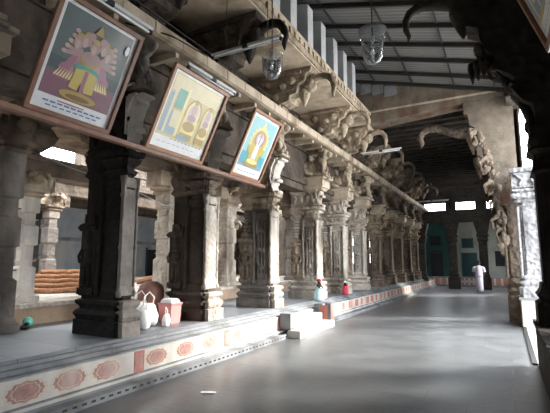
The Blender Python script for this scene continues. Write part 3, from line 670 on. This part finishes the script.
def d1(p):
    p.rect('slate', .05, .14, .95, .97); p.rect('slate2', .05, .38, .95, .5); p.rect('mauve', .05, .14, .95, .36); p.rect('brown', .3, .14, .75, .2)
    p.ell('pink', .5, .42, .33, .1); p.poly('pink', (.3, .6), (.7, .6), (.86, .32), (.14, .32)); p.poly('rose', (.36, .6), (.64, .6), (.7, .34), (.28, .34))
    for i in range(6): p.poly('lemon', (.14+.035*i, .33), (.165+.035*i, .33), (.2+.03*i, .42)); p.poly('lemon', (.84-.035*i, .33), (.81-.035*i, .33), (.78-.03*i, .42))
    for s in (-1, 1):
        for k in range(5):
            p.poly('rose', (.5+s*.06, .58), (.5+s*.1, .62), (.5+s*(.33-.02*k), .56+.055*k+.02), (.5+s*(.32-.02*k), .56+.055*k-.015))
            p.ell('flesh', .5+s*(.33-.02*k), .565+.055*k, .03, .02)
    p.ell('teal', .5, .47, .17, .045); p.poly('yell', (.37, .46), (.5, .48), (.46, .26), (.34, .27)); p.poly('yell', (.5, .48), (.64, .46), (.66, .27), (.54, .26)); p.poly('pink', (.48, .47), (.53, .47), (.53, .24), (.48, .24))
    p.ell('gold', .5, .2, .24, .05); p.ell('brown', .5, .19, .16, .025)
    p.ell('gold', .5, .57, .13, .06); p.ell('rose', .5, .6, .12, .06)
    for x, y in ((.3, .69), (.7, .69), (.38, .73), (.62, .73), (.5, .70)): p.ell('gold', x, y+.05, .05, .04); p.ell('rose', x, y, .065, .05); p.ell('flesh', x-.01, y-.02, .03, .045)
    for x, y in ((.42, .79), (.58, .79)): p.ell('rose', x, y, .05, .04)
    p.poly('gold', (.44, .83), (.56, .83), (.5, .93)); p.ell('white', .9, .83, .03, .05); p.ell('slate', .1, .93, .012, .008)
    p.rect('red', .28, .105, .62, .115)
    for i in range(9): p.rect('ink', .12+.085*i, .075, .185+.085*i, .09)
    for i in range(8): p.rect('ink', .16+.085*i, .04, .22+.085*i, .052)
def d2(p):
    p.rect('cream2', .04, .16, .96, .97); p.rect('cream', .06, .75, .94, .95)
    for i in range(5): p.rect('cream2', .06, .78+.035*i, .94, .785+.035*i)
    p.rect('blue', .06, .2, .12, .72); p.rect('cream', .12, .2, .16, .85); p.rect('teal', .18, .55, .33, .8); p.rect('blue', .16, .2, .36, .5); p.rect('cream', .2, .3, .34, .52); p.rect('lemon', .33, .2, .38, .85)
    for cx, r in ((.54, .15), (.83, .11)):
        p.ell('gold', cx, .56, r, .2); p.ell('lemon', cx, .55, r*.85, .18); p.rect('lemon', cx-r*.85, .22, cx+r*.85, .5); p.ell('lilac', cx, .55, r*.6, .15); p.ell('flesh', cx, .62, r*.35, .07); p.ell('rose', cx, .5, r*.5, .05); p.ell('gold', cx, .38, r*.75, .07); p.rect('gold', cx-r*.8, .2, cx+r*.8, .28); p.poly('gold', (cx-.04, .69), (cx+.04, .69), (cx, .77))
    p.rect('blue', .38, .18, .6, .24)
    for i in range(9): p.rect('brown', .3+.07*i, .145, .35+.07*i, .155)
    for i in range(8): p.rect('slate', .1+.09*i, .08, .16+.09*i, .085)
def d3(p):
    p.rect('cyan', .07, .14, .93, .95); p.rect('cyan2', .07, .14, .93, .38); p.rect('blue', .07, .14, .93, .2)
    for k in range(18):
        a = 2*pi*k/18; p.poly('lemon', (.5+.26*cos(a+.12), .6+.2*sin(a+.12)), (.5+.36*cos(a), .6+.27*sin(a)), (.5+.26*cos(a-.12), .6+.2*sin(a-.12)))
    p.ell('lemon', .5, .6, .29, .22); p.poly('lemon', (.4, .8), (.6, .8), (.5, .93)); p.ell('yell', .5, .6, .25, .19); p.ell('rose', .5, .63, .19, .13); p.ell('lilac', .5, .64, .13, .1)
    p.poly('yell', (.3, .5), (.7, .5), (.68, .2), (.32, .2)); p.poly('white', (.44, .62), (.56, .62), (.58, .3), (.42, .3)); p.ell('white', .5, .62, .07, .06); p.ell('flesh', .5, .7, .04, .035); p.rect('brown', .485, .55, .515, .68)
    p.ell('gold', .5, .2, .26, .045); p.ell('lemon', .5, .25, .2, .04)
    for k in (-1, 1): p.poly('yell', (.5+k*.1, .55), (.5+k*.3, .48), (.5+k*.26, .36), (.5+k*.12, .45))
    for i in range(6): p.rect('slate', .15+.11*i, .06, .23+.11*i, .068)
picture('large framed print of a many armed figure in pink robe, leaning over the first pillar', 2.46, 1.11, 1.30, WOOD, d1)
picture('framed print of two pale haloed figures in golden arches, middle of the three leaning pictures', 4.19, 1.28, 1.25, WOODL, d2)
picture('framed print of a white figure in a yellow halo on cyan', 6.28, 1.09, 1.30, WOODL, d3)
picture('dark framed picture cut off by the top right corner of the photo', 4.45, 1.1, 1.2, WOOD, d2, x=.52, zb=3.55, lean=.35, side=-1)

# ------------------------------------------------------------------ tube lights and hanging lamps
def tube_light(label, a, bb, house=True, hang=0):
    a = Vector(a); bb = Vector(bb); L_ = (bb-a).length; mid = (a+bb)/2
    t = thing('tube_light', label, 'light', mid, 'fluorescent tube lights'); d = bb-a
    t.rotation_euler = Vector((1, 0, 0)).rotation_difference(d.normalized()).to_euler()
    b = MB(TUBEW); b.box(-L_/2, L_/2, -.03, .03, 0, .045, .006); b.build('housing', t)
    b = MB(TUBEG); b.tube([(-L_/2+.04, 0, -.03), (L_/2-.04, 0, -.03)], .015, 8); b.build('tube', t)
    for k in (-1, 1): b = MB(STEEL); b.box(k*(L_/2-.02)-.02, k*(L_/2-.02)+.02, -.022, .022, -.05, 0); b.build('end_cap', t)
    b = MB(STEEL); b.box(-.05, .05, -.033, .033, -.01, .05); b.build('clip', t)
    if hang:
        for k in (-1, 1): b = MB(STEELB); b.tube([(k*L_*.3, 0, .04), (k*L_*.3, 0, .04+hang)], .006, 5); b.build('hanger', t)
    return t
tube_light('white tube light above the first picture', (-3.78, 2.35, 4.52), (-3.74, 3.62, 4.50))
tube_light('white tube light above the middle picture', (-3.85, 4.45, 4.44), (-3.82, 5.62, 4.42))
tube_light('grey tube light hanging crosswise by the near glass lamp', (-4.1, 5.35, 5.03), (-2.75, 5.3, 5.0), hang=2.1)
tube_light('white tube light hanging crosswise at the mouth of the far passage', (-3.9, 13.1, 5.12), (-2.62, 13.1, 5.14), hang=.9)
tube_light('thin white tube light on the far lintel above the bright openings', (-5.0, 28.64, 5.6), (-2.9, 28.64, 5.6))
def jar(label, loc, rod, disc):
    t = thing('glass_lamp', label, 'lamp', loc, 'hanging bell jar lamps')
    b = MB(GLASS); b.lathe(0, 0, [(.155, .30), (.15, .28), (.145, .12), (.13, .04), (.09, -.03), (.03, -.065), (.005, -.07)], 20, True, False)
    b.lathe(0, 0, [(.16, .295), (.168, .305), (.16, .315)], 20, True, False); b.build('glass_jar', t)
    b = MB(TUBEW); b.lathe(0, 0, [(.03, .33), (.035, .27), (.02, .25)], 12); b.ell((0, 0, .20), (.028, .028, .04)); b.build('bulb', t)
    b = MB(STEELB); b.tube([(0, 0, .3), (0, 0, rod)], .008, 6); b.build('rod', t)
    if disc: b = MB(PLSIDE); b.lathe(0, 0, [(.02, .50), (.19, .42), (.19, .41), (.02, .46)], 20); b.build('reflector_disc', t)
jar('glass bell jar lamp hanging nearer the left wall below the crosswise tube', (-2.76, 5.0, 4.27), 3.0, False)
jar('glass bell jar lamp with a round metal disc hanging mid corridor', (-1.38, 5.3, 4.30), 2.6, True)
b = MB(STEELB); b.tube([(-4.55, 3.9, 5.0), (-4.3, 4.6, 5.08), (-4.12, 5.25, 5.0)], .012, 5); tag(b.build('support_arm'), 'thin black arm from the left wall to the crosswise tube light', 'bracket')

# ------------------------------------------------------------------ small things
BAG = flat('white plastic', (.9, .9, .9), .35); PINK = flat('pink woven plastic', (.62, .24, .22), .5); PINKC = stone('faded salmon cloth', (.42, .22, .18), (.30, .15, .12), None, scale=9, bump=.6)
def bag(label, loc, s, rz_, hd=True):
    t = thing('carrier_bag', label, 'bag', loc, 'white bags on the plinth', rz_)
    b = MB(BAG); b.rings([[(x*s*k+dx*s, y*s*k, z*s) for x, y in ((.16, -.08), (.17, 0), (.16, .08), (0, .11), (-.16, .08), (-.17, 0), (-.16, -.08), (0, -.11))] for z, k, dx in ((0, .85, 0), (.05, 1.05, 0), (.18, 1.1, .01), (.3, .9, .0), (.36, .7, .02), (.4, .3, .03))], True); b.build('body', t)
    if hd:
        b = MB(BAG); b.tube([(.1*s, 0, .34*s), (.13*s, 0, .5*s), (.05*s, .02, .6*s), (-.06*s, 0, .52*s), (-.08*s, 0, .34*s)], .012*s, 6); b.build('handle', t)
bag('white plastic bag nearest the black pillar on the sunny plinth', (-5.05, 4.92, PZ), .75, .3)
bag('tall white bag with looped handle, middle of the bags on the sunny plinth', (-5.25, 5.24, PZ), .9, 1.2)
bag('small white bag against the pink basket', (-4.93, 5.35, PZ), .5, 2.0)
bag('white bag at the back of the group, towards the inner platform', (-5.62, 5.4, PZ), .9, .6)
t = thing('plastic_basket', 'pink plastic basket beside the white bags on the plinth', 'basket', (-5.1, 5.62, PZ))
b = MB(PINK); b.loft_rect(0, 0, .13, .11, [(0, -.01), (.02, 0), (.30, .015), (.33, .03), (.35, .03)]); b.build('body', t)
b = MB(BAG); b.loft_rect(0, 0, .11, .09, [(.35, .02), (.40, 0), (.42, -.03)]); b.build('cover', t)
b = MB(PINKC); b.rings([[(x*k, y*k+.02*z, z) for x, y in ((.17, -.14), (.19, 0), (.17, .14), (0, .17), (-.17, .14), (-.19, 0), (-.17, -.14), (0, -.17))] for z, k in ((0, .9), (.1, 1.1), (.3, 1.05), (.5, 1.1), (.62, .9), (.68, .5))], True)
tag(b.build('cloth_bundle', None, (-5.78, 5.84, PZ)), 'salmon coloured cloth sack leaning by the second pillar, behind the pink basket', 'sack')
b = MB(STEELB); b.box(-.12, .12, -.07, .07, 0, .2, .02); b.ell((0, 0, .22), (.10, .06, .08)); tag(b.build('dark_bag', None, (-5.22, 5.86, PZ)), 'small dark bag between the pink basket and the second pillar', 'bag')
b = MB(flat('teal plastic', (.10, .55, .42), .3)); b.ell((0, 0, 0), (.08, .08, .08), None, 16, 12); tag(b.build('ball', None, (-6.80, 4.2, PZ+.081)), 'small teal ball on the plinth against the platform wall', 'ball')
b = MB(STEELB); b.ell((0, 0, .04), (.07, .10, .04)); b.ell((.02, .03, .08), (.04, .05, .03)); tag(b.build('cloth_heap', None, (-6.6, 4.02, PZ)), 'dark crumpled cloth beside the teal ball', 'cloth')
b = MB(flat('white litter', (.85, .85, .82), .6)); b.rings([[(x, y, z) for x, y in ((.09, -.03), (.1, .03), (0, .05), (-.09, .03), (-.08, -.04))] for z in (0, .008)]); o = b.build('paper_scrap', None, (-3.35, 4.42, .001)); o.rotation_euler = (0, 0, .4)
tag(o, 'small white paper scrap lying on the floor near the plinth', 'paper')
def draped(label, loc, c1, c2, c3, s):
    t = thing('shrine_figure', label, 'statue', loc, None)
    b = MB(stone('shrine skirt', c1, c1, None)); b.lathe(0, 0, [(.16*s, 0), (.17*s, .05*s), (.15*s, .25*s), (.11*s, .36*s), (.08*s, .42*s)], 12); b.build('skirt', t)
    b = MB(NEARBLACK); b.ell((0, 0, .46*s), (.09*s, .08*s, .10*s)); b.ell((0, 0, .58*s), (.055*s, .055*s, .06*s)); b.tube([(.0, -.09*s, .5*s), (.05*s, -.14*s, .42*s), (.1*s, -.08*s, .38*s)], .022*s, 6); b.tube([(.0, .09*s, .5*s), (.05*s, .14*s, .42*s), (.1*s, .08*s, .38*s)], .022*s, 6); b.build('body', t)
    b = MB(stone('shrine top cloth', c2, c2, None)); b.lathe(0, 0, [(.075*s, .60*s), (.08*s, .63*s), (.05*s, .67*s), (.01*s, .69*s)], 12); b.build('headdress', t)
    if c3: b = MB(stone('shrine sash', c3, c3, None)); b.box(-.06*s, .1*s, -.2*s, .2*s, .36*s, .43*s, .01); b.build('sash', t)
draped('small figure in white and turquoise cloth at the foot of the fourth pillar', (-4.60, 11.05, PZ), (.62, .85, .85), (.6, .03, .05), None, .85)
draped('small figure with red sash at the foot of the fifth pillar', (-4.62, 13.3, PZ), (.45, .05, .08), (.8, .78, .78), (.75, .05, .08), .65)
t = thing('grain_sack', 'small grey sack lying on the dark plinth at the lower right edge', 'sack', (.62, 6.3, .72))
b = MB(flat('grey sacking', (.35, .36, .40), .8)); b.ell((0, 0, .11), (.12, .2, .11)); b.build('body', t); b = MB(flat('sack tie', (.2, .2, .22), .8)); b.lathe(0, 0, [(.03, .2), (.045, .24), (.02, .26)], 8); b.build('tie', t)
# damp stain on the floor by the steps
# hanging wires in the left aisle
b = MB(flat('pale cable', (.6, .6, .58), .6)); pts = [(-7.2, 4.3+.8*k, 3.55-.25*sin(pi*k/5)) for k in range(6)]; b.tube(pts, .008, 5)
tag(b.build('sagging_cable'), 'pale cable sagging along the inner beam behind the black pillar', 'cable')
b = MB(flat('pale cable b', (.6, .6, .58), .6)); b.tube([(-7.2, 8.3, 3.1), (-7.0, 7.4, 2.95), (-6.8, 6.2, 3.15)], .008, 5)
tag(b.build('sagging_cable'), 'short pale cable tied to the cream corbel of the inner pillar', 'cable')

# ------------------------------------------------------------------ the person
def person():
    t = thing('person', 'person in a white shirt and long pale wrap walking away at the far end', 'person', (-1.27, 25.4, 0))
    SK = flat('brown skin', (.12, .065, .04), .5)
    me = bpy.data.meshes.new('body'); V = [(0, 0, .92), (0, 0, 1.15), (0, .01, 1.36), (0, .0, 1.46), (0, -.01, 1.58), (0, -.01, 1.66),
        (.19, 0, 1.36), (.24, .02, 1.1), (.21, .12, .88), (.2, .16, .80), (-.19, 0, 1.36), (-.25, -.02, 1.1), (-.24, -.02, .86), (-.23, 0, .78),
        (.09, 0, .86), (.10, .07, .48), (.10, .02, .08), (.10, .13, .04), (-.09, 0, .86), (-.10, -.03, .48), (-.10, -.12, .09), (-.10, -.02, .04)]
    E = [(0, 1), (1, 2), (2, 3), (3, 4), (4, 5), (2, 6), (6, 7), (7, 8), (8, 9), (2, 10), (10, 11), (11, 12), (12, 13), (0, 14), (14, 15), (15, 16), (16, 17), (0, 18), (18, 19), (19, 20), (20, 21)]
    R = [.13, .12, .13, .05, .085, .075, .06, .045, .035, .035, .06, .045, .035, .035, .085, .06, .04, .035, .085, .06, .04, .035]
    me.from_pydata(V, E, []); o = bpy.data.objects.new('body', me); C.objects.link(o)
    md = o.modifiers.new('s', 'SKIN'); sv = me.skin_vertices[0].data
    for i, r in enumerate(R): sv[i].radius = (r, r*.85); sv[i].use_root = i == 0
    o.modifiers.new('d', 'SUBSURF').levels = 1
    dg = bpy.context.evaluated_depsgraph_get(); me2 = bpy.data.meshes.new_from_object(o.evaluated_get(dg)); C.objects.unlink(o); bpy.data.objects.remove(o)
    me2.materials.clear(); me2.materials.append(SK)
    o = bpy.data.objects.new('body', me2); C.objects.link(o); o.parent = t
    SH = stone('white cotton', (.80, .78, .84), (.66, .64, .72), None, scale=8, bump=.3)
    def ring(z, a, c, dx=0, dy=0, n=14): return [(dx+a*cos(2*pi*k/n), dy+c*sin(2*pi*k/n), z) for k in range(n)]
    b = MB(SH); b.rings([ring(.84, .19, .15), ring(1.0, .18, .15), ring(1.2, .19, .15), ring(1.36, .2, .13), ring(1.43, .14, .1), ring(1.47, .07, .07)], True)
    for s in (-1, 1): b.tube([(s*.14, 0, 1.37), (s*.22, .0, 1.33), (s*.27, .01, 1.12)], [.085, .085, .075], 8)
    b.build('shirt', t)
    b = MB(stone('lilac white cotton', (.70, .66, .78), (.58, .54, .66), None, scale=8, bump=.4)); b.rings([ring(.10, .17, .18), ring(.2, .18, .18), ring(.5, .18, .17), ring(.8, .18, .16), ring(.95, .17, .14)], True); b.build('wrap', t)
    b = MB(flat('black hair', (.01, .01, .01), .5)); b.ell((0, -.02, 1.65), (.088, .1, .09)); b.build('hair', t)
    for s in (-1, 1): b = MB(SK); b.ell((s*.085, 0, 1.6), (.015, .03, .04), None, 6, 5); b.build('ear', t)
    b = MB(SK); b.ell((0, .09, 1.59), (.018, .025, .025), None, 6, 5); b.build('nose', t)
person()

# ------------------------------------------------------------------ unseen wall added behind the camera to block light
b = MB(NEARBLACK); b.box(-17, 2.6, Y0-.4, Y0, -.2, 8.2); struct(b.build('shade_wall_back'))

# ------------------------------------------------------------------ light
w = bpy.data.worlds.new('sky'); bpy.context.scene.world = w; w.use_nodes = True
bg = w.node_tree.nodes['Background']; bg.inputs[0].default_value = (.92, .955, 1.0, 1); bg.inputs[1].default_value = 10.0
sd = bpy.data.lights.new('sun', 'SUN'); sd.energy = 11; sd.angle = radians(14); sd.color = (1, .95, .86)
so = bpy.data.objects.new('sun', sd); C.objects.link(so)
az = Vector((-6, -3.3, -4.9)).normalized()
so.rotation_euler = Vector((0, 0, -1)).rotation_difference(az).to_euler()

# ------------------------------------------------------------------ camera
F = 420.; vx, vy = 505., 263.
p = math.atan((vy-206.5)/F); yw = math.atan((vx-275)/F*math.cos(p))
cd = bpy.data.cameras.new('camera'); cd.sensor_width = 36; cd.lens = 36*F/550; cd.clip_start = .05
co = bpy.data.objects.new('camera', cd); C.objects.link(co); co.location = (0, 0, 1.6)
co.rotation_euler = (pi/2+p, 0, yw)
sc = bpy.context.scene; sc.camera = co
sc.view_settings.view_transform = 'Standard'; sc.view_settings.look = 'None'; sc.view_settings.gamma = 1; sc.view_settings.use_curve_mapping = False
sc.view_settings.exposure = 0.28
sc.cycles.max_bounces = 10; sc.cycles.diffuse_bounces = 6; sc.cycles.transparent_max_bounces = 12
